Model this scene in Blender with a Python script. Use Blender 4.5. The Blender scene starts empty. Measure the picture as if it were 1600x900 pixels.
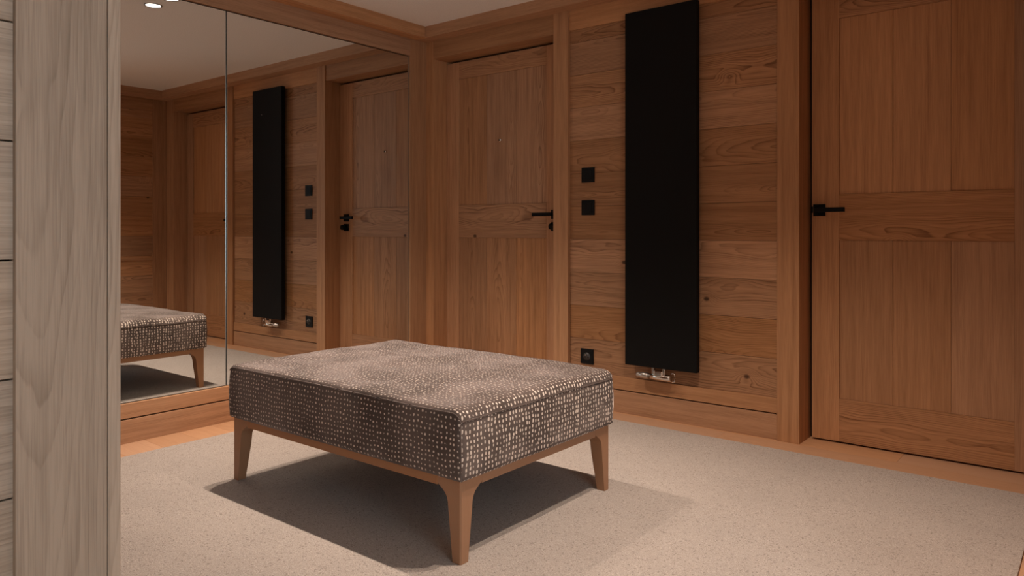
import bpy, bmesh, math, random
from mathutils import Vector, Matrix, noise
random.seed(11)
scene = bpy.context.scene
COL = scene.collection

# ------------------------------------------------------------------ camera
cam_d = bpy.data.cameras.new('camera')
cam_d.sensor_width = 36.0
cam_d.lens = 1160.45 / 1600 * 36.0
cam_d.shift_y = -(450 - 361) / 1600.0
cam_d.clip_start = 0.02
cam = bpy.data.objects.new('camera', cam_d)
COL.objects.link(cam)
TH = math.radians(51.2908)
cam.location = (3.395, -3.352, 0.94)
cam.rotation_euler = (math.radians(90), 0, math.radians(90) - math.radians(38.7092))
fw = Vector((-math.cos(TH), math.sin(TH), 0))
cam.rotation_euler = fw.to_track_quat('-Z', 'Y').to_euler()
scene.camera = cam

# ------------------------------------------------------------------ exposure / world / daylight
scene.view_settings.view_transform = 'Standard'
scene.view_settings.look = 'None'
scene.view_settings.exposure = 0.13
scene.view_settings.gamma = 1.0
scene.view_settings.use_curve_mapping = False
W = bpy.data.worlds.new('world'); scene.world = W; W.use_nodes = True
W.node_tree.nodes['Background'].inputs[0].default_value = (0.62, 0.78, 1.0, 1)
W.node_tree.nodes['Background'].inputs[1].default_value = 1.0

SPOT_W = 92.0
HALL_FILL_W = 210.0
DAY_FILL_W = 30.0
SPOT_COL = (1.0, 0.82, 0.68)
DAY_FILL_COL = (0.66, 0.92, 1.0)
CEIL = 2.205
# area lamp added for cool daylight, set at an unseen east hall window
ad = bpy.data.lights.new('added_hall_daylight', 'AREA')
ad.shape = 'RECTANGLE'; ad.size = 1.9; ad.size_y = 1.7; ad.energy = DAY_FILL_W; ad.color = DAY_FILL_COL
ao = bpy.data.objects.new('added_hall_daylight', ad); COL.objects.link(ao)
ao.location = (5.52, -3.6, 1.25)
ao.rotation_euler = Vector((-1, 0, 0)).to_track_quat('-Z', 'Z').to_euler()


# ------------------------------------------------------------------ material helpers
def new_mat(name):
    m = bpy.data.materials.new(name); m.use_nodes = True
    nt = m.node_tree
    b = nt.nodes['Principled BSDF']
    return m, nt, b

class N:
    def __init__(s, nt): s.nt = nt
    def node(s, t, **kw):
        n = s.nt.nodes.new(t)
        for k, v in kw.items(): setattr(n, k, v)
        return n
    def put(s, sock, v):
        if hasattr(v, 'is_linked') or isinstance(v, bpy.types.NodeSocket): s.nt.links.new(v, sock)
        else: sock.default_value = v
    def m(s, op, a, b=None, c=None, clamp=False):
        n = s.node('ShaderNodeMath', operation=op, use_clamp=clamp)
        s.put(n.inputs[0], a)
        if b is not None: s.put(n.inputs[1], b)
        if c is not None: s.put(n.inputs[2], c)
        return n.outputs[0]
    def xyz(s, x, y, z):
        n = s.node('ShaderNodeCombineXYZ')
        for i, v in enumerate((x, y, z)): s.put(n.inputs[i], v)
        return n.outputs[0]
    def sep(s, v):
        n = s.node('ShaderNodeSeparateXYZ'); s.put(n.inputs[0], v); return n.outputs
    def noise(s, vec, scale=1, detail=2, rough=.5, col=False):
        n = s.node('ShaderNodeTexNoise'); s.put(n.inputs['Vector'], vec)
        n.inputs['Scale'].default_value = scale; n.inputs['Detail'].default_value = detail
        n.inputs['Roughness'].default_value = rough
        return n.outputs['Color' if col else 'Fac']
    def mix(s, f, a, b, blend='MIX'):
        n = s.node('ShaderNodeMix', data_type='RGBA', blend_type=blend)
        s.put(n.inputs[0], f); s.put(n.inputs[6], a); s.put(n.inputs[7], b)
        return n.outputs[2]
    def smooth(s, v, lo, hi, a=0., b=1.):
        n = s.node('ShaderNodeMapRange', interpolation_type='SMOOTHSTEP')
        s.put(n.inputs[0], v); n.inputs[1].default_value = lo; n.inputs[2].default_value = hi
        n.inputs[3].default_value = a; n.inputs[4].default_value = b
        return n.outputs[0]
    def bump(s, h, strength, dist, bsdf):
        n = s.node('ShaderNodeBump'); n.inputs['Strength'].default_value = strength
        n.inputs['Distance'].default_value = dist; s.put(n.inputs['Height'], h)
        s.nt.links.new(n.outputs[0], bsdf.inputs['Normal'])

def oak(name, light, dark, ring=.0060, contrast=.55, fibre=.35, tone=.16, rough=.55, knots=True, warp=.035, off=0.0):
    """oak cut from a log: rings seen through a tilted flat cut, per-board offsets in the 'board' attribute"""
    m, nt, b = new_mat(name); g = N(nt)
    uv = g.node('ShaderNodeUVMap', uv_map='UVMap').outputs[0]
    u, v, _ = g.sep(uv)
    at = g.node('ShaderNodeAttribute', attribute_name='board').outputs['Vector']
    r1, r2, r3 = g.sep(at)
    # offset coordinates for this board
    uo = g.m('ADD', u, g.m('MULTIPLY', r1, 37.0))
    vo = g.m('ADD', v, g.m('ADD', g.m('MULTIPLY', g.m('SUBTRACT', r2, .5), .16), off))
    wv = g.xyz(g.m('MULTIPLY', uo, 1.5), g.m('MULTIPLY', vo, 5.0), g.m('MULTIPLY', r3, 19.0))
    w1 = g.m('SUBTRACT', g.noise(wv, 1.0, 2.5, .55), .5)
    depth = g.m('ADD', g.m('MULTIPLY', r3, .10), .015)
    depth = g.m('ADD', depth, g.m('MULTIPLY', w1, warp * 2.4))
    depth = g.m('ADD', depth, g.m('MULTIPLY', g.m('SUBTRACT', r1, .5), g.m('MULTIPLY', u, .06)))
    knot_d = None
    if knots:
        kv = g.node('ShaderNodeTexVoronoi', voronoi_dimensions='2D', feature='F1')
        g.put(kv.inputs['Vector'], g.xyz(g.m('MULTIPLY', uo, 1.7), g.m('ADD', g.m('MULTIPLY', v, 2.4), g.m('MULTIPLY', r2, 31.)), 0.))
        kv.inputs['Scale'].default_value = 1.0
        knot_d = kv.outputs['Distance']
        depth = g.m('ADD', depth, g.smooth(knot_d, .0, .13, .022, 0.))
    rad = g.m('SQRT', g.m('ADD', g.m('MULTIPLY', vo, vo), g.m('MULTIPLY', depth, depth)))
    rj = g.m('ADD', rad, g.m('MULTIPLY', g.noise(g.xyz(g.m('MULTIPLY', uo, 6.), g.m('MULTIPLY', vo, 60.), 0.), 1., 2.), .0035))
    ph = g.m('FRACT', g.m('DIVIDE', rj, ring))
    ringv = g.m('POWER', ph, 3.0)                         # soft rise, sharp fall = early wood line
    ringv = g.m('MULTIPLY', ringv, g.smooth(ph, .90, 1.0, 1., 0.))
    rvar = g.smooth(g.noise(g.xyz(g.m('MULTIPLY', rad, 60.), r1, g.m('MULTIPLY', uo, .9)), 1., 1.), .3, .7, .35, 1.)
    ringv = g.m('MULTIPLY', ringv, rvar)
    f1 = g.noise(g.xyz(g.m('MULTIPLY', uo, 9.), g.m('MULTIPLY', vo, 420.), r1), 1., 2., .6)
    f2 = g.noise(g.xyz(g.m('MULTIPLY', uo, 2.), g.m('MULTIPLY', vo, 45.), r2), 1., 3., .6)
    f1c = g.m('SUBTRACT', f1, .5); f2c = g.m('SUBTRACT', f2, .5)
    fac = g.m('MULTIPLY', ringv, contrast)
    fac = g.m('ADD', fac, g.m('MULTIPLY', f1c, fibre * 1.6))
    fac = g.m('ADD', fac, g.m('MULTIPLY', f2c, fibre * 2.0))
    fac = g.m('ADD', fac, .18, clamp=True)
    c = g.mix(fac, (*light, 1), (*dark, 1))
    # per-board tone
    tr = g.m('FRACT', g.m('MULTIPLY', g.m('ADD', r1, r3), 7.31))
    tn = g.m('ADD', g.m('MULTIPLY', g.m('SUBTRACT', tr, .5), tone * 2), 1.0)
    hs = g.node('ShaderNodeHueSaturation'); g.put(hs.inputs['Color'], c); g.put(hs.inputs['Value'], tn)
    g.put(hs.inputs['Saturation'], g.m('ADD', g.m('MULTIPLY', g.m('SUBTRACT', r2, .5), .14), 1.0))
    c = hs.outputs[0]
    if knots:
        pick = g.m('GREATER_THAN', g.sep(kv.outputs['Color'])[0], .45)
        kf = g.m('MULTIPLY', g.smooth(knot_d, .012, .034, .85, 0.), pick)
        c = g.mix(kf, c, (dark[0] * .22, dark[1] * .2, dark[2] * .2, 1))
    g.put(b.inputs['Base Color'], c)
    b.inputs['Roughness'].default_value = rough
    b.inputs['Specular IOR Level'].default_value = .25
    g.bump(g.m('SUBTRACT', 1.0, g.m('ADD', g.m('MULTIPLY', ringv, .6), g.m('MULTIPLY', f1, .6))), .25, .0008, b)
    return m

OAK = oak('brushed_oak', (.480, .250, .126), (.175, .076, .032), contrast=.95, fibre=.5)
OAK_V = oak('brushed_oak_board', (.480, .250, .128), (.175, .076, .033), ring=.0050, contrast=.72, fibre=.6, knots=False, warp=.028)
OAK_FLOOR = oak('oiled_oak_floor', (.52, .30, .175), (.34, .17, .09), contrast=.4, fibre=.25, tone=.08, rough=.4)
OAK_Q = oak('straight_grained_oak', (.490, .262, .137), (.225, .102, .046), ring=.0048, contrast=.42, fibre=.6, knots=False, warp=.016, off=.20)
OAK_DAYLIT = oak('daylight_greyed_oak', (.38, .300, .238), (.18, .130, .095), contrast=.5, fibre=.62, warp=.022, ring=.006, knots=False)  # greyed oak: part of the cool daylight on this wall is in the colour
OAK_LEG = oak('smooth_stained_oak', (.36, .185, .100), (.30, .150, .078), contrast=.2, fibre=.15, tone=.02, rough=.38, knots=False)

def plain(name, col, rough=.5, metal=0., spec=.5, bumpscale=None, bumpstr=.1):
    m, nt, b = new_mat(name); g = N(nt)
    tc = g.node('ShaderNodeTexCoord').outputs['Object']
    n = g.noise(tc, bumpscale or 40., 3)
    k = g.smooth(n, .3, .7, .95, 1.05)
    cc = g.node('ShaderNodeVectorMath', operation='SCALE'); cc.inputs[0].default_value = col; g.put(cc.inputs['Scale'], k)
    g.put(b.inputs['Base Color'], cc.outputs[0])
    b.inputs['Roughness'].default_value = rough; b.inputs['Metallic'].default_value = metal
    b.inputs['Specular IOR Level'].default_value = spec
    if bumpscale: g.bump(n, bumpstr, .001, b)
    return m

PAINT = plain('ceiling_paint', (.86, .82, .78), .9, spec=.2, bumpscale=160., bumpstr=.05)
PLASTER = plain('hall_plaster', (.82, .77, .71), .9, spec=.2, bumpscale=120., bumpstr=.05)
BLACK = plain('matt_black_metal', (.0045, .0042, .0042), .7, spec=.16, bumpscale=500., bumpstr=.05)
BLACKP = plain('black_plastic', (.0045, .0045, .005), .6, spec=.2)
SOCKF = plain('dark_grey_plastic', (.045, .042, .04), .5)
CHROME = plain('polished_nickel', (.78, .74, .70), .14, metal=1.)
BRUSHED = plain('satin_steel', (.55, .50, .46), .35, metal=1.)
GAP = plain('shadow_gap', (.02, .013, .009), .9, spec=.1)
FRAMEW = plain('window_white', (.75, .75, .75), .5)
RIM = plain('bronze_ring', (.10, .075, .06), .4, metal=.6)

def emit(name, col, st):
    m, nt, b = new_mat(name); nt.nodes.remove(b)
    e = nt.nodes.new('ShaderNodeEmission'); e.inputs[0].default_value = (*col, 1); e.inputs[1].default_value = st
    nt.links.new(e.outputs[0], nt.nodes['Material Output'].inputs[0]); return m
LAMP = emit('lamp_disc', (1., .86, .76), 3.0)

def mirror_mat():
    m, nt, b = new_mat('silvered_mirror'); g = N(nt)
    b.inputs['Metallic'].default_value = 1.; b.inputs['Roughness'].default_value = 0.0
    tc = g.node('ShaderNodeTexCoord').outputs['Object']
    vo = g.node('ShaderNodeTexVoronoi'); g.put(vo.inputs['Vector'], tc); vo.inputs['Scale'].default_value = 5.
    pick = g.m('GREATER_THAN', g.sep(vo.outputs['Color'])[0], .80)
    dot = g.m('MULTIPLY', g.smooth(vo.outputs['Distance'], .006, .014, 1., 0.), pick)     # tiny specks on the glass
    g.put(b.inputs['Base Color'], g.mix(dot, (.80, .815, .80, 1), (.55, .5, .45, 1)))
    g.put(b.inputs['Roughness'], g.m('MULTIPLY', dot, .5))
    return m
MIRROR = mirror_mat()
EDGE = plain('polished_glass_edge', (.45, .50, .50), .15, metal=.75)

def carpet_mat():
    m, nt, b = new_mat('wool_carpet'); g = N(nt)
    tc = g.node('ShaderNodeTexCoord').outputs['Object']
    n1 = g.noise(tc, 380., 2, .7); n2 = g.noise(tc, 140., 2, .6); n3 = g.noise(tc, 3.2, 3, .5)
    vo = g.node('ShaderNodeTexVoronoi'); g.put(vo.inputs['Vector'], tc); vo.inputs['Scale'].default_value = 250.
    rc = g.sep(vo.outputs['Color'])[0]
    c = g.mix(g.smooth(n1, .30, .72), (.285, .240, .211, 1), (.545, .475, .424, 1))
    c = g.mix(g.smooth(rc, .88, .98, 0., .6), c, (.15, .12, .10, 1))
    c = g.mix(g.smooth(rc, .0, .14, .35, 0.), c, (.66, .59, .53, 1))
    k = g.m('ADD', g.m('MULTIPLY', g.m('SUBTRACT', n3, .5), .22), 1.0)
    hs = g.node('ShaderNodeHueSaturation'); g.put(hs.inputs['Color'], c); g.put(hs.inputs['Value'], k)
    g.put(b.inputs['Base Color'], hs.outputs[0])
    b.inputs['Roughness'].default_value = .95; b.inputs['Specular IOR Level'].default_value = .1
    b.inputs['Sheen Weight'].default_value = .15
    g.bump(g.m('ADD', n2, n1), .7, .004, b)
    return m
CARPET = carpet_mat()

def velvet(name, dots):
    m, nt, b = new_mat(name); g = N(nt)
    uv = g.node('ShaderNodeUVMap', uv_map='UVMap').outputs[0]
    u, v, _ = g.sep(uv)
    at = g.sep(g.node('ShaderNodeAttribute', attribute_name='board').outputs['Vector'])  # x: side kind
    kind = at[0]; top = at[1]      # top: the upper face of the cushion, with smaller and fainter spots
    tc = g.node('ShaderNodeTexCoord').outputs['Object']
    wn = g.noise(g.xyz(g.m('MULTIPLY', u, 20.), g.m('MULTIPLY', v, 20.), kind), 1., 2., .5, col=True)
    wx, wy, _ = g.sep(wn)
    uu = g.m('ADD', u, g.m('MULTIPLY', g.m('SUBTRACT', wx, .5), .013))
    vv = g.m('ADD', v, g.m('MULTIPLY', g.m('SUBTRACT', wy, .5), .013))
    # u: column pitch, v: row pitch (metres), along/across for the two cloth directions
    cu = g.m('DIVIDE', uu, .0160); cv = g.m('DIVIDE', vv, .0152)
    iu = g.m('FLOOR', cu); iv = g.m('FLOOR', cv)
    wnz = g.node('ShaderNodeTexWhiteNoise', noise_dimensions='3D'); g.put(wnz.inputs['Vector'], g.xyz(iu, iv, kind))
    rc = g.sep(wnz.outputs['Color'])
    fu = g.m('ADD', g.m('SUBTRACT', g.m('FRACT', cu), .5), g.m('MULTIPLY', g.m('SUBTRACT', rc[0], .5), .36))
    fv = g.m('ADD', g.m('SUBTRACT', g.m('FRACT', cv), .5), g.m('MULTIPLY', g.m('SUBTRACT', rc[1], .5), .30))
    fine = g.m('MULTIPLY', g.m('SUBTRACT', g.noise(g.xyz(g.m('MULTIPLY', u, 230.), g.m('MULTIPLY', v, 230.), 0.), 1., 2.), .5), .16)
    # half-sizes: long in v on the wrapped cloth (kind 0), round on the front cloth (kind 1)
    hu = g.m('ADD', g.m('MULTIPLY', kind, -.030), g.m('ADD', g.m('MULTIPLY', top, -.045), .212))
    hv = g.m('ADD', g.m('MULTIPLY', kind, -.14), g.m('ADD', g.m('MULTIPLY', top, -.085), .345))
    d = g.m('SQRT', g.m('ADD', g.m('POWER', g.m('ABSOLUTE', g.m('DIVIDE', fu, hu)), 2.8), g.m('POWER', g.m('ABSOLUTE', g.m('DIVIDE', fv, hv)), 2.8)))
    d = g.m('ADD', d, g.m('MULTIPLY', fine, 4.0))
    lim = g.m('ADD', g.m('MULTIPLY', rc[2], .75), .42)
    dot = g.smooth(g.m('SUBTRACT', d, lim), -.14, .14, 1., 0.)
    nap = g.noise(tc, 4.2, 4, .55); nap2 = g.noise(tc, 900., 2)
    ground = g.mix(g.m('MULTIPLY', g.smooth(nap, .34, .70), g.m('ADD', g.m('MULTIPLY', kind, -.45), 1.)), g.mix(top, (.075, .055, .047, 1), (.082, .060, .052, 1)), g.mix(top, (.19, .145, .128, 1), (.180, .136, .122, 1)))
    ground = g.mix(g.m('MULTIPLY', nap2, .3), ground, (.045, .032, .027, 1))
    c = g.mix(g.m('MULTIPLY', dot, g.m('ADD', g.m('MULTIPLY', top, -.30), .94)), ground, (.72, .61, .53, 1)) if dots else ground
    g.put(b.inputs['Base Color'], c)
    b.inputs['Roughness'].default_value = .8; b.inputs['Specular IOR Level'].default_value = .2
    g.put(b.inputs['Sheen Weight'], g.smooth(nap, .3, .7, .3, .9))
    b.inputs['Sheen Roughness'].default_value = .35
    b.inputs['Sheen Tint'].default_value = (1., .84, .76, 1)
    g.bump(g.m('ADD', g.m('MULTIPLY', nap2, .4), g.m('MULTIPLY', dot, -.3)), .35, .0015, b)
    return m
VELVET = velvet('spotted_velvet', True)
WELT = velvet('dark_velvet_welt', False)

# ------------------------------------------------------------------ mesh helpers
class MB:
    """collects boards / prisms / tubes into one mesh with grain UVs and per-board random numbers"""
    def __init__(s):
        s.bm = bmesh.new(); s.uv = s.bm.loops.layers.uv.new('UVMap'); s.at = s.bm.loops.layers.float_color.new('board')
    def _uv(s, faces, axis, org, rnd):
        ai = 'xyz'.index(axis)
        others = [i for i in range(3) if i != ai]
        for f in faces:
            f.normal_update(); n = f.normal
            na = max(range(3), key=lambda i: abs(n[i]))
            if na == ai: vi, ui = others[1], others[0]      # end grain
            else: vi = [i for i in others if i != na][0]; ui = ai
            for l in f.loops:
                co = l.vert.co
                l[s.uv].uv = (co[ui] - org[ui], co[vi] - org[vi])
                l[s.at] = (*rnd, 1)
    def board(s, x0, x1, y0, y1, z0, z1, axis='z', rnd=None, ch=0.0):
        rnd = rnd or (random.random(), random.random(), random.random())
        m = Matrix.Translation(((x0 + x1) / 2, (y0 + y1) / 2, (z0 + z1) / 2)) @ Matrix.Diagonal((x1 - x0, y1 - y0, z1 - z0, 1))
        r = bmesh.ops.create_cube(s.bm, size=1, matrix=m)
        vs = r['verts']; fs = list({f for v in vs for f in v.link_faces})
        if ch:
            es = list({e for v in vs for e in v.link_edges})
            bmesh.ops.bevel(s.bm, geom=es, offset=ch, segments=2, profile=.5, affect='EDGES')
            seen = set(); stack = [v for v in s.bm.verts if v.index == -1 or True]
            fs = [f for f in s.bm.faces if not f.tag]
        s._uv(fs, axis, ((x0 + x1) / 2, (y0 + y1) / 2, (z0 + z1) / 2), rnd)
        for f in s.bm.faces: f.tag = True
        return s
    def tube(s, pts, r, seg=16, caps=True):
        rs = r if isinstance(r, (list, tuple)) else [r] * len(pts)
        pts = [Vector(p) for p in pts]; rings = []
        up = None
        for i, p in enumerate(pts):
            a = pts[max(i - 1, 0)]; c = pts[min(i + 1, len(pts) - 1)]
            t = (c - a).normalized() if (c - a).length > 1e-9 else Vector((0, 0, 1))
            if up is None:
                up = Vector((0, 0, 1)) if abs(t.z) < .9 else Vector((1, 0, 0))
            x = t.cross(up).normalized(); y = x.cross(t).normalized()
            rings.append([s.bm.verts.new(p + (x * math.cos(2 * math.pi * k / seg) + y * math.sin(2 * math.pi * k / seg)) * rs[i]) for k in range(seg)])
        fs = []
        for a, c in zip(rings, rings[1:]):
            for k in range(seg):
                fs.append(s.bm.faces.new((a[k], a[(k + 1) % seg], c[(k + 1) % seg], c[k])))
        if caps:
            fs.append(s.bm.faces.new(rings[0][::-1])); fs.append(s.bm.faces.new(rings[-1]))
        for f in fs: f.smooth = True
        bmesh.ops.recalc_face_normals(s.bm, faces=fs)
        s._uv(fs, 'x', (0, 0, 0), (.3, .3, .3))
        for f in s.bm.faces: f.tag = True
        return s
    def build(s, name, mat, parent=None, kind=None, smooth=False, bevel=None, origin=None):
        bmesh.ops.recalc_face_normals(s.bm, faces=s.bm.faces)
        me = bpy.data.meshes.new(name)
        if origin is None and parent is None:
            vs = s.bm.verts
            origin = Vector((sum(v.co.x for v in vs) / len(vs), sum(v.co.y for v in vs) / len(vs), min(v.co.z for v in vs)))
        if origin is None: origin = parent_world(parent)
        bmesh.ops.translate(s.bm, verts=s.bm.verts, vec=-Vector(origin))
        s.bm.to_mesh(me); s.bm.free()
        me.materials.append(mat)
        o = bpy.data.objects.new(name, me); COL.objects.link(o)
        if parent:
            o.parent = parent; o.location = Vector(origin) - parent_world(parent)
        else: o.location = origin
        if kind: o['kind'] = kind
        if smooth:
            for p in me.polygons: p.use_smooth = True
        if bevel:
            b = o.modifiers.new('edge', 'BEVEL'); b.width = bevel; b.segments = 2; b.limit_method = 'ANGLE'; b.harden_normals = False
        return o

def parent_world(p):
    v = Vector((0, 0, 0))
    while p: v = v + p.location; p = p.parent
    return v

def empty(name, loc, kind=None, parent=None):
    o = bpy.data.objects.new(name, None); COL.objects.link(o); o.empty_display_size = .05
    o.location = Vector(loc) - (parent_world(parent) if parent else Vector((0, 0, 0)))
    if parent: o.parent = parent
    if kind: o['kind'] = kind
    return o

def tag(o, label, cat, group=None):
    o['label'] = label; o['category'] = cat
    if group: o['group'] = group
    return o

def board_obj(name, mat, args, kind=None, parent=None, bevel=.0015):
    mb = MB()
    for a in args: mb.board(*a)
    return mb.build(name, mat, parent, kind, bevel=bevel)

# ------------------------------------------------------------------ room dimensions
XE = 3.364          # east wall
XH = 5.6            # hall outer wall
YS = -5.6
D = .12             # door plane
XN = 2.128          # near-left wall face
YN = -2.80          # where it ends

# floor: oak boards running along the back wall
mb = MB(); y = .30; k = 0
while y > YS:
    x = 0.0 - random.random() * 1.2
    if k == 2: x = .30
    xs = [-.2]
    jo = 1.93 if k == 2 else random.uniform(.8, 2.2)
    cuts = [-.2, jo, jo + 1.8, XH + .2]
    if k == 2: cuts = [-.2, 2.005, 3.95, XH + .2]
    for a, c in zip(cuts, cuts[1:]):
        mb.board(a + .0004, c - .0004, y - .1592, y, -.02, 0.0, 'x')
    y -= .16; k += 1
mb.build('floor', OAK_FLOOR, kind='structure')

MBc = MB(); MBc.board(-.2, XH + .2, YS - .2, .3, CEIL, CEIL + .1)
MBc.build('ceiling', PAINT, kind='structure')

# ------------------------------------------------------------------ back wall (runs along x at y = 0)
# planked field between the two doors
mb = MB()
zc = [.186, .362, .540, .718, .896, 1.073, 1.250, 1.428, 1.606, 1.783, 1.960, 2.030]
for a, c in zip(zc, zc[1:]):
    if c - a < .1: mb.board(1.104, 2.243, .008, .03, a + .0006, c - .0006, 'x')
    else: mb.board(1.104, 2.243, .008, .03, a + .0006, c - .0006, 'x')
mb.build('wall_back', OAK, kind='structure', bevel=.0012)
board_obj('wall_back_core', GAP, [(-.25, .060, .04, .30, 0, CEIL), (1.02, 2.33, .034, .30, 0, CEIL), (3.25, XE + .2, .04, .3, 0, CEIL),
                                  (.060, 1.02, .16, .3, 0, CEIL), (.060, 1.02, .04, .16, 2.04, CEIL),
                                  (2.33, 3.25, .16, .3, 0, CEIL), (2.33, 3.25, .04, .16, 2.04, CEIL)], 'structure', bevel=None)
board_obj('trim_1', OAK_Q, [(1.108, 2.239, 0.0, .03, .1195, .187, 'x')], 'structure')
board_obj('baseboard_back', OAK_Q, [(1.108, 2.239, 0.0, .03, 0, .1135, 'x')], 'structure')
board_obj('trim_2', OAK_Q, [(1.108, 2.239, -.002, .03, 2.029, 2.14, 'x')], 'structure')

# door frame 1 (beside the mirror)
board_obj('trim_3', OAK_Q, [(.012, .074, -.004, .16, 0, 2.14, 'z'), (1.011, 1.108, -.014, .16, 0, 2.14, 'z'),
                            (.0745, 1.0105, -.006, .16, 2.026, 2.14, 'x')], 'structure')
# door frame 2 (right)
board_obj('trim_4', OAK_Q, [(2.2395, 2.337, -.010, .155, 0, 2.14, 'z'), (3.233, XE, -.006, .155, 0, 2.14, 'z'),
                            (2.3375, 3.2325, -.006, .155, 2.026, 2.14, 'x')], 'structure')

# ------------------------------------------------------------------ doors
def lever(parent, x, z, s, yd, bar=.128):
    """square rosette with a straight bar lever; s = +1 bar points to +x, -1 to -x"""
    h = empty('door_handle', (x, yd, z), parent=parent)
    MB().board(x - .026, x + .026, yd - .009, yd, z - .026, z + .026, ch=.0012).build('rosette', BLACK, h)
    m = MB().tube([(x, yd - .004, z), (x, yd - .050, z)], .0095, 20)
    m.board(min(x - s * .010, x + s * bar), max(x - s * .010, x + s * bar), yd - .058, yd - .046, z - .010, z + .010, ch=.0012)
    m.build('lever', BLACK, h)
    return h

def door(name, x0, x1, z0, z1, panels, midrail, lowrail, toprail, hinge_left):
    """x0..x1 leaf, panels = (xl, xr) of recessed plank field"""
    d = empty(name, ((x0 + x1) / 2, D, 0), 'structure')
    xl, xr = panels
    board_obj('stile', OAK_Q, [(x0, xl, D, D + .038, z0, z1, 'z')], parent=d, bevel=.0008)
    board_obj('stile', OAK_Q, [(xr, x1, D, D + .038, z0, z1, 'z')], parent=d, bevel=.0008)
    board_obj('top_rail', OAK, [(xl, xr, D, D + .038, toprail, z1, 'x')], parent=d, bevel=.0008)
    board_obj('middle_rail', OAK, [(xl, xr, D, D + .038, midrail[0], midrail[1], 'x')], parent=d, bevel=.0008)
    board_obj('bottom_rail', OAK, [(xl, xr, D, D + .038, z0, lowrail, 'x')], parent=d, bevel=.0008)
    w = (xr - xl) / 3
    for a, c in ((lowrail, midrail[0]), (midrail[1], toprail)):
        board_obj('plank_panel', OAK_V if hinge_left else OAK_Q, [(xl + w * i + .0005, xl + w * (i + 1) - .0005, D + .006, D + .034, a, c, 'z') for i in range(3)], parent=d, bevel=.0012)
    return d

d1 = door('door_1', .077, 1.008, .008, 2.012, (.180, .868), (.899, 1.103), .196, 1.903, True)
lever(d1, .932, 1.036, -1, D)
cy = empty('door_lock', (.932, D, .966), parent=d1)
MB().board(.932 - .026, .932 + .026, D - .009, D, .940, .992, ch=.0012).build('escutcheon', BLACK, cy)
MB().tube([(.932, D - .005, .966), (.932, D - .022, .966), (.932, D - .023, .966), (.932, D - .046, .966), (.932, D - .049, .966)],
          [.012, .012, .0185, .0185, .015], 24).build('thumb_turn', BLACK, cy)
MB().tube([(.518, D - .004, 1.492), (.518, D + .010, 1.492)], [.0085, .0095], 20).build('peephole', CHROME, d1)
MB().tube([(.5185, D - .0055, 1.4915), (.5185, D - .003, 1.4915)], .005, 16).build('peephole_lens', BLACK, d1)

d2 = door('door_2', 2.352, 3.222, .008, 2.012, (2.469, 3.114), (.899, 1.103), .197, 1.882, False)
lever(d2, 2.386, 1.034, 1, D, .119)
MB().board(2.3515, 2.357, D - .006, D, 1.022, 1.050).build('latch_plate', BLACK, d2)

# ------------------------------------------------------------------ left wall with the mirrors (runs along y at x = 0)
board_obj('wall_left', GAP, [(-.25, -.012, YS, .3, 0, CEIL)], 'structure', bevel=None)
board_obj('trim_5', OAK_Q, [(-.02, .012, -.1415, -.0005, 0, 2.14, 'z')], 'structure')
board_obj('trim_6', OAK_Q, [(-.02, .012, YN, -.142, 2.031, 2.14, 'y')], 'structure')
board_obj('trim_7', OAK_Q, [(-.02, .012, YN, -.142, .1105, .1755, 'y')], 'structure')
board_obj('baseboard_left', OAK_Q, [(-.02, .012, YN, -.142, 0, .1045, 'y')], 'structure')

def mirror(y0, y1, label):
    z0, z1 = .178, 2.026
    t = empty('wall_mirror', (0, (y0 + y1) / 2, z0)); tag(t, label, 'mirror', 'mirror panels on the left wall')
    MB().board(-.006, 0.0, y0 + .0025, y1 - .0035, z0 + .0015, z1 - .0015).build('mirror_glass', MIRROR, t)
    # polished bevelled edge strips
    for a, c in ((y0, y0 + .0024), (y1 - .0034, y1)):
        m = MB(); m.board(-.006, .0006, a, c, z0, z1, 'z')
        m.build('polished_edge', EDGE, t, bevel=.0009)
    return t
mirror(-1.370, -.1445, 'large frameless mirror panel set beside the corner with the oak door')
mirror(-2.62, -1.3735, 'large frameless mirror panel partly hidden behind the near oak post')

# crown: boxed oak cornice round the ceiling
def crown():
    board_obj('trim_8', OAK_Q, [(-.01, XE, -.100, .035, 2.136, CEIL + .002, 'x')], 'structure')
    board_obj('trim_9', OAK_Q, [(-.01, .100, YN, -.1005, 2.136, CEIL + .002, 'y')], 'structure')
    board_obj('trim_10', OAK_Q, [(XE - .100, XE + .01, -1.62, -.1005, 2.136, CEIL + .002, 'y')], 'structure')
crown()

# ------------------------------------------------------------------ east wall (seen only in the mirror)
mb = MB()
for a, c in zip(zc[:-1], zc[1:-1] + [2.030]):
    mb.board(XE + .008, XE + .03, -1.50, -.12, a + .0006, c - .0006, 'y')
mb.build('wall_right', OAK, kind='structure', bevel=.0012)
board_obj('wall_right_core', GAP, [(XE + .03, XE + .14, -1.6, .3, 0, CEIL)], 'structure', bevel=None)
board_obj('trim_11', OAK_Q, [(XE, XE + .03, -.129, -.006, 0, 2.14, 'z'), (XE, XE + .03, -1.62, -1.50, 0, 2.14, 'z'),
                             (XE, XE + .03, -1.4995, -.1295, 2.022, 2.14, 'y'), (XE + .001, XE + .03, -1.4995, -.1295, .675, .700, 'y')], 'structure')
board_obj('baseboard_right', OAK_Q, [(XE, XE + .03, -1.4995, -.1295, 0, .187, 'y')], 'structure')

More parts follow.
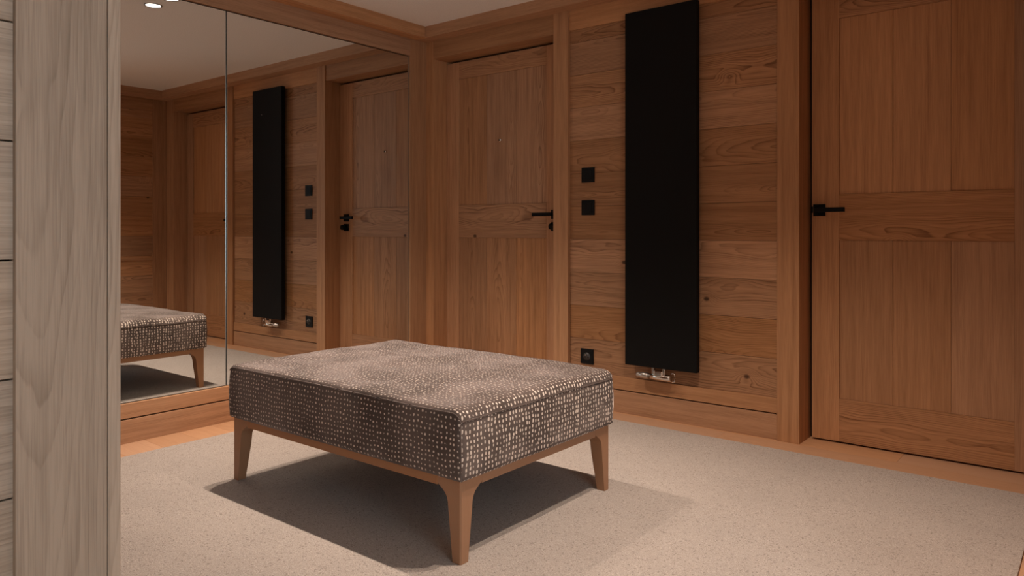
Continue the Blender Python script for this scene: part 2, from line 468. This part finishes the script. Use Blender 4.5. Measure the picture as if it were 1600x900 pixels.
# ------------------------------------------------------------------ near-left planked wall and its end post
mb = MB(); z = -.128 + .02
zz = []
pit = .1783; z0n = .940 + (361 - 219) / 1160.45 * 1.10    # groove seen at mid height
z = z0n - 6 * pit
mbw = MB()
while z < CEIL:
    a = max(z, 0); c = min(z + pit, CEIL)
    if c - a > .01: mbw.board(XN - .032, XN - .012, YS, -2.95, a + .0012, c - .0012, 'y')
    z += pit
mbw.build('wall_front_left', OAK_DAYLIT, kind='structure', bevel=.0012)
board_obj('wall_front_left_core', GAP, [(-.02, XN - .034, YS, YN - .012, 0, CEIL)], 'structure', bevel=None)
board_obj('trim_12', OAK_DAYLIT, [(XN - .03, XN, -2.9515, YN - .0215, 0, CEIL, 'z')], 'structure', bevel=.002)
board_obj('trim_13', OAK_DAYLIT, [(XN - .03, XN - .0005, YN - .0205, YN, 0, CEIL, 'z')], 'structure', bevel=.002)
board_obj('trim_14', OAK_V, [(.012, XN - .031, YN - .011, YN, 0, CEIL, 'z')], 'structure')

# hall shell beyond the opening (behind and beside the camera)
board_obj('wall_hall_north', PLASTER, [(XE + .14, XH + .1, -1.6, -1.5, 0, CEIL)], 'structure', bevel=None)
board_obj('wall_hall_south', PLASTER, [(XN - .04, XH + .1, YS - .1, YS, 0, CEIL)], 'structure', bevel=None)
board_obj('wall_hall_east', PLASTER, [(XH, XH + .1, YS, -4.65, 0, CEIL), (XH, XH + .1, -2.55, -1.5, 0, CEIL),
                                      (XH, XH + .1, -4.65, -2.55, 0, .35), (XH, XH + .1, -4.65, -2.55, 2.12, CEIL)], 'structure', bevel=None)
board_obj('added_window_1', FRAMEW, [(XH, XH + .08, -4.65, -4.59, .35, 2.12), (XH, XH + .08, -2.61, -2.55, .35, 2.12), (XH, XH + .08, -3.63, -3.57, .35, 2.12),
                               (XH, XH + .08, -4.59, -2.61, .35, .41), (XH, XH + .08, -4.59, -2.61, 2.06, 2.12)], 'structure', bevel=.002)  # unseen window, added with the hall as a source for the daylight

# ------------------------------------------------------------------ carpet
m = MB()
pl = [(.219, -.155), (.219, -2.58), (2.36, -2.58), (2.36, -5.3), (3.205, -5.3), (3.205, -.155)]
lo = [m.bm.verts.new((a, c, .0005)) for a, c in pl]; hi = [m.bm.verts.new((a, c, .006)) for a, c in pl]
fs = [m.bm.faces.new(lo), m.bm.faces.new(hi)] + [m.bm.faces.new((lo[i], lo[(i + 1) % 6], hi[(i + 1) % 6], hi[i])) for i in range(6)]
m._uv(fs, 'x', (0, 0, 0), (.5, .5, .5))
tag(m.build('carpet', CARPET, bevel=.002), 'beige flecked wool carpet laid between oak floor borders', 'carpet')

# ------------------------------------------------------------------ radiator
rad = empty('radiator', (1.681, -.02, .264)); tag(rad, 'tall flat black panel radiator hung on the planked oak wall', 'radiator')
m = MB(); m.board(1.486, 1.876, -.055, -.022, .264, 2.042)
m.build('radiator_panel', BLACK, rad, bevel=.004)
for zz_ in (.5, 1.8):
    m = MB(); m.board(1.60, 1.76, -.024, .0070, zz_ - .03, zz_ + .03); m.build('wall_bracket', BLACK, rad)
# valve set under the panel
v = empty('valve', (1.66, -.038, .225), parent=rad); v['label'] = 'polished nickel twin radiator valve'
ya = -.040
MB().tube([(1.546, ya, .219), (1.549, ya, .219), (1.560, ya, .219), (1.566, ya, .219), (1.568, ya, .219), (1.606, ya, .219), (1.608, ya, .219), (1.612, ya, .219)],
          [.010, .0135, .0145, .0145, .0165, .0165, .0150, .0150], 28).build('thermostat_head', BRUSHED, v, smooth=False)
MB().tube([(1.612, ya, .219), (1.628, ya, .219), (1.630, ya, .219), (1.733, ya, .219), (1.735, ya, .219)], [.0135, .0135, .0170, .0170, .0150], 28).build('valve_body', CHROME, v)
MB().board(1.648, 1.696, ya - .018, ya + .017, .221, .253, ch=.006).build('valve_block', CHROME, v)
for xa in (1.642, 1.701):
    MB().board(xa - .006, xa + .006, ya - .012, ya + .012, .230, .266, ch=.002).build('connector', CHROME, v)
loop = [(1.735, ya, .243), (1.748, ya, .246), (1.754, ya, .243), (1.756, ya, .236), (1.756, ya, .214), (1.754, ya, .206), (1.746, ya, .203), (1.737, ya, .204)]
MB().tube(loop, .0032, 10).build('wire_loop', CHROME, v)
MB().tube([(1.672, ya + .004, .215), (1.672, .0065, .207)], .008, 16).build('supply_pipe', CHROME, v)

# ------------------------------------------------------------------ switches and socket
def switch(z, label):
    s = empty('light_switch', (1.227, .008, z)); tag(s, label, 'switch', 'black switches by the door frame')
    MB().board(1.187, 1.267, 0.000, .0085, z - .040, z + .040, ch=.0015).build('cover_plate', BLACKP, s)
    MB().board(1.200, 1.254, -.0022, .002, z - .027, z + .027, ch=.001).build('rocker', BLACKP, s)
switch(1.240, 'square black light switch on the oak planks, upper of two')
switch(1.065, 'square black light switch on the oak planks, lower of two')
s = empty('wall_socket', (1.221, .008, .269)); tag(s, 'square black power socket low on the planks beside the radiator', 'socket')
m = MB(); m.board(1.181, 1.261, 0.000, .0085, .229, .309, ch=.0015); m.build('cover_plate', BLACKP, s)
m = MB(); m.tube([(1.221, -.0012, .269), (1.221, .0035, .269)], .0215, 32); m.build('socket_face', SOCKF, s)
m = MB(); m.tube([(1.221, -.0165, .279), (1.221, .0, .279)], .0028, 14); m.build('earth_pin', CHROME, s)
for dx in (-.0095, .0095):
    m = MB(); m.tube([(1.221 + dx, -.0018, .266), (1.221 + dx, .0, .266)], .0032, 14); m.build('pin_hole', BLACK, s)

# ------------------------------------------------------------------ ottoman
OX0, OX1, OY0, OY1 = .826, 1.987, -1.824, -1.034
ott = empty('ottoman', ((OX0 + OX1) / 2, (OY0 + OY1) / 2, .0065))
tag(ott, 'rectangular upholstered ottoman bench in spotted brown velvet on four oak legs', 'ottoman')

def ottoman_cushion():
    x0, x1, y0, y1, z0, z1 = OX0 - .012, OX1 + .012, OY0 - .012, OY1 + .012, .241, .440
    bm = bmesh.new(); uvl = bm.loops.layers.uv.new('UVMap'); atl = bm.loops.layers.float_color.new('board')
    nx, ny, nz = 96, 70, 22
    rx, ry, rb = .034, .015, .010
    def shape(p, side):
        x, y, z = p
        # rounding of the top edges and corners
        cx, cy_, cz = min(max(x, x0 + rx), x1 - rx), min(max(y, y0 + ry), y1 - ry), z
        top_r = rx if abs(y - cy_) < 1e-9 or abs(x - cx) > 1e-9 else ry
        q = Vector(p)
        # vertical corners: small radius
        rc = .014
        ax, ay = min(max(x, x0 + rc), x1 - rc), min(max(y, y0 + rc), y1 - rc)
        d = Vector((x - ax, y - ay))
        if d.length > rc:
            d = d.normalized() * rc; q.x, q.y = ax + d.x, ay + d.y
        # top edges: elliptical roll (wide over the x ends, tight over the y sides)
        hx = min(q.x - x0, x1 - q.x); hy = min(q.y - y0, y1 - q.y)
        drop = 0.
        return q, hx, hy
    def top_profile(h, r, hz):
        """height drop of the top surface at distance h from the side"""
        if h >= r: return 0.
        t = 1 - h / r
        return hz * (1 - math.sqrt(max(0, 1 - t * t)))
    dim = [(1.833, -1.288), (1.864, -1.690), (1.375, -1.500), (1.02, -1.56), (1.58, -1.18), (1.05, -1.20), (1.50, -1.72)]
    def topz(x, y):
        hx = min(x - x0, x1 - x); hy = min(y - y0, y1 - y)
        z = z1
        z += .013 * (math.sin(math.pi * min(max((x - x0) / (x1 - x0), 0), 1)) ** .5) * (math.sin(math.pi * min(max((y - y0) / (y1 - y0), 0), 1)) ** .5)
        for (dx, dy) in dim:
            d2 = ((x - dx) ** 2 + (y - dy) ** 2)
            z -= .0055 * math.exp(-d2 / .0035)
        z += .006 * noise.noise(Vector((x * 4.5, y * 4.5, .3)))+ .0022 * noise.noise(Vector((x * 13, y * 13, 2.3)))
        z -= top_profile(hx, .040, .030) + top_profile(hy, .014, .010)
        return z
    def edgeh(x, y):     # z of the top surface right at the rim
        return topz(min(max(x, x0), x1), min(max(y, y0), y1))
    verts = {}
    def V(p):
        k = (round(p[0], 5), round(p[1], 5), round(p[2], 5))
        if k not in verts: verts[k] = bm.verts.new(p)
        return verts[k]
    def face(ps, uvs, kind):
        vs = [V(p) for p in ps]
        if len(set(vs)) < 4: return
        try: f = bm.faces.new(vs)
        except ValueError: return
        f.smooth = True
        for l, t in zip(f.loops, uvs): l[uvl].uv = t; l[atl] = (kind, l.vert.co.z > z1 - .004, .5, 1)
    def ease(i, n, r0):   # denser samples near both ends
        t = i / n
        return t - math.sin(2 * math.pi * t) / (2 * math.pi) * .65
    xs = [x0 + (x1 - x0) * ease(i, nx, 0) for i in range(nx + 1)]
    ys = [y0 + (y1 - y0) * ease(i, ny, 0) for i in range(ny + 1)]
    rc = .013
    def plan(x, y):
        ax, ay = min(max(x, x0 + rc), x1 - rc), min(max(y, y0 + rc), y1 - rc)
        d = Vector((x - ax, y - ay))
        if d.length > rc: d = d.normalized() * rc; return ax + d.x, ay + d.y
        return x, y
    def T(i, j):
        x, y = plan(xs[i], ys[j]); return (x, y, topz(xs[i], ys[j]))
    for i in range(nx):
        for j in range(ny):
            ps = [T(i, j), T(i + 1, j), T(i + 1, j + 1), T(i, j + 1)]
            uv_ = []
            for a, c in ((i, j), (i + 1, j), (i + 1, j + 1), (i, j + 1)):
                x, y = xs[a], ys[c]
                dx = top_profile(min(x - x0, x1 - x), .040, .030) * (1 if x > (x0 + x1) / 2 else -1)
                dy = top_profile(min(y - y0, y1 - y), .014, .010) * (1 if y > (y0 + y1) / 2 else -1)
                uv_.append((y + dy, x + dx * .8))
            face(ps, uv_, 0.)
    def side(px, py, t):   # t 0 at the rim, 1 at the bottom
        zt = topz(px, py); z = zt + (z0 - zt) * t
        q = plan(px, py)
        cxm, cym = (x0 + x1) / 2, (y0 + y1) / 2
        bulge = .004 * math.sin(math.pi * t) + .0012 * noise.noise(Vector((px * 9, py * 9, z * 14)))
        if t > .93: bulge -= .006 * ((t - .93) / .07) ** 2
        d = Vector((0, 0))
        if abs(px - x1) < 1e-6: d.x = 1
        if abs(px - x0) < 1e-6: d.x = -1
        if abs(py - y1) < 1e-6: d.y = 1
        if abs(py - y0) < 1e-6: d.y = -1
        if t == 0: bulge = 0
        return (q[0] + d.x * bulge, q[1] + d.y * bulge, z)
    ts = [k / nz for k in range(nz + 1)]
    for (fixed, n, arr, which) in ((y0, nx, xs, 'y'), (y1, nx, xs, 'y'), (x0, ny, ys, 'x'), (x1, ny, ys, 'x')):
        for i in range(n):
            for k in range(nz):
                if which == 'y': P_ = lambda a, t: side(arr[a], fixed, t)
                else: P_ = lambda a, t: side(fixed, arr[a], t)
                ps = [P_(i, ts[k]), P_(i + 1, ts[k]), P_(i + 1, ts[k + 1]), P_(i, ts[k + 1])]
                if which == 'y': face(ps, [(p[0], p[2]) for p in ps], 1.)
                else:
                    sgn = 1 if fixed == x1 else -1
                    face(ps, [(p[1], fixed + sgn * (z1 - p[2])) for p in ps], 0.)
    # underside
    b = [side(x0, y0, 1.), side(x1, y0, 1.), side(x1, y1, 1.), side(x0, y1, 1.)]
    vs = [bm.verts.new((p[0], p[1], z0 + .001)) for p in b]; f = bm.faces.new(vs)
    for l in f.loops: l[uvl].uv = (l.vert.co.x, l.vert.co.y); l[atl] = (1, .5, .5, 1)
    bmesh.ops.recalc_face_normals(bm, faces=bm.faces)
    me = bpy.data.meshes.new('cushion'); 
    bmesh.ops.translate(bm, verts=bm.verts, vec=-ott.location)
    bm.to_mesh(me); bm.free(); me.materials.append(VELVET)
    o = bpy.data.objects.new('cushion', me); COL.objects.link(o); o.parent = ott
    # welts: along the top rim (a little below it on the x ends) and down the corners
    m = MB()
    r = .0026
    for yy, s in ((y0, -1), (y1, 1)):
        pts = []
        for i in range(0, nx + 1):
            x = min(max(xs[i], x0 + .006), x1 - .006)
            pts.append((x, yy - s * .0005 if True else yy, topz(x, yy) - .001))
        m.tube(pts, r, 8)
    for xx, s in ((x0, -1), (x1, 1)):
        pts = []
        for j in range(0, ny + 1):
            y = min(max(ys[j], y0 + .006), y1 - .006)
            pts.append((xx + s * .0002, y, topz(xx, y) - .002))
        m.tube(pts, r * .8, 8)
    for xx, sx in ((x0, 1), (x1, -1)):
        for yy, sy in ((y0, 1), (y1, -1)):
            c = rc * (1 - .7071)
            m.tube([(xx + sx * c, yy + sy * c, topz(xx, yy)), (xx + sx * (c - .003), yy + sy * (c - .003), .34), (xx + sx * c, yy + sy * c, z0 + .004)], r * .9, 8)
    m.build('piping', WELT, o, origin=ott.location)
    return o
ottoman_cushion()

# apron rails
AZ0, AZ1 = .213, .2415
board_obj('apron', OAK_LEG, [(OX0 + .0905, OX1 - .0905, OY0, OY0 + .022, AZ0, AZ1, 'x'), (OX0 + .0905, OX1 - .0905, OY1 - .022, OY1, AZ0, AZ1, 'x'),
                             (OX0, OX0 + .022, OY0 + .0905, OY1 - .0905, AZ0, AZ1, 'y'), (OX1 - .022, OX1, OY0 + .0905, OY1 - .0905, AZ0, AZ1, 'y')],
          parent=ott, bevel=.002)
board_obj('base_board', GAP, [(OX0 + .047, OX1 - .047, OY0 + .047, OY1 - .047, .225, .2415)], parent=ott, bevel=None)
def leg(cx, cy_, sx, sy):
    """L-shaped bracket at the top flowing into a tapered square leg; (cx, cy_) outer corner, sx/sy point inwards"""
    m = MB(); bm = m.bm
    prof = []
    zf = .0065
    for i in range(0, 23):
        z = zf + (AZ1 - zf) * i / 22
        w = .031 + .019 * (z - zf) / (.175 - zf) if z < .175 else .050
        if z >= .165:
            a = min((z - .165) / (AZ0 - .165), 1.0)
            w = .0489 + .042 * (1 - math.sqrt(max(0., 1 - a * a)))
        prof.append((z, w, min(w, .046)))
    rings = []
    ch = .004
    for z, w, t in prof:
        pl = [(ch, 0), (w, 0), (w, t), (t, t + 0), (t, w), (0, w), (0, ch)]
        if w - t < 1e-4: pl = [(ch, 0), (w, 0), (w, t * .999), (t, t), (t * .999, w), (0, w), (0, ch)]
        rings.append([bm.verts.new((cx + sx * a, cy_ + sy * b, z)) for a, b in pl])
    fs = []
    for A, B in zip(rings, rings[1:]):
        n = len(A)
        for k in range(n): fs.append(bm.faces.new((A[k], A[(k + 1) % n], B[(k + 1) % n], B[k])))
    fs.append(bm.faces.new(rings[0])); fs.append(bm.faces.new(rings[-1]))
    bmesh.ops.recalc_face_normals(bm, faces=fs)
    m._uv(fs, 'z', (cx, cy_, 0), (random.random(), random.random(), random.random()))
    o = m.build('leg', OAK_LEG, ott, bevel=None)
    return o
for cx, sx in ((OX0, 1), (OX1, -1)):
    for cy_, sy in ((OY0, 1), (OY1, -1)): leg(cx, cy_, sx, sy)

# ------------------------------------------------------------------ recessed downlights (fixture + its own lamp)
def downlight(x, y, label, power=1.0, cone=99):
    t = empty('downlight', (x, y, CEIL - .004)); tag(t, label, 'light', 'recessed ceiling downlights')
    m = MB(); bm = m.bm; seg = 40
    prof = [(.047, CEIL), (.047, CEIL - .003), (.044, CEIL - .004), (.041, CEIL - .003), (.0405, CEIL - .0005)]
    R_ = [[bm.verts.new((x + r * math.cos(2 * math.pi * k / seg), y + r * math.sin(2 * math.pi * k / seg), z)) for k in range(seg)] for r, z in prof]
    for A, B in zip(R_, R_[1:]):
        for k in range(seg): bm.faces.new((A[k], A[(k + 1) % seg], B[(k + 1) % seg], B[k]))
    m.build('trim_ring', RIM, t)
    m = MB(); m.tube([(x, y, CEIL - .0015), (x, y, CEIL)], .040, 40); m.build('lamp_lens', LAMP, t)
    l = bpy.data.lights.new('downlight_beam', 'SPOT'); l.energy = SPOT_W * power; l.color = SPOT_COL
    l.spot_size = math.radians(cone); l.spot_blend = 1.0; l.shadow_soft_size = .012
    o = bpy.data.objects.new('downlight_beam', l); COL.objects.link(o); o.parent = t; o.location = (0, 0, -.006)
downlight(.776, -1.362, 'round recessed ceiling spotlight seen whole at the mirror top, left of its twin', 1.15)
downlight(.581, -1.362, 'round recessed ceiling spotlight cut by the picture top, right of its twin in the mirror', 1.15)
downlight(2.41, -1.362, 'round recessed ceiling spotlight above the right end of the ottoman')
downlight(2.60, -1.362, 'round recessed ceiling spotlight nearest the right-hand door side')
for x, y, w, k in ((2.95, -3.95, 'in the passage before the planked wall', .30), (4.5, -2.4, 'in the hall by the north wall', 1.), (4.5, -4.0, 'in the middle of the hall', 1.)):  # out-of-view hall lamps added to raise the bounced and ambient light
    downlight(x, y, 'round recessed ceiling spotlight added as unseen fill ' + w, k * HALL_FILL_W / SPOT_W, 100)
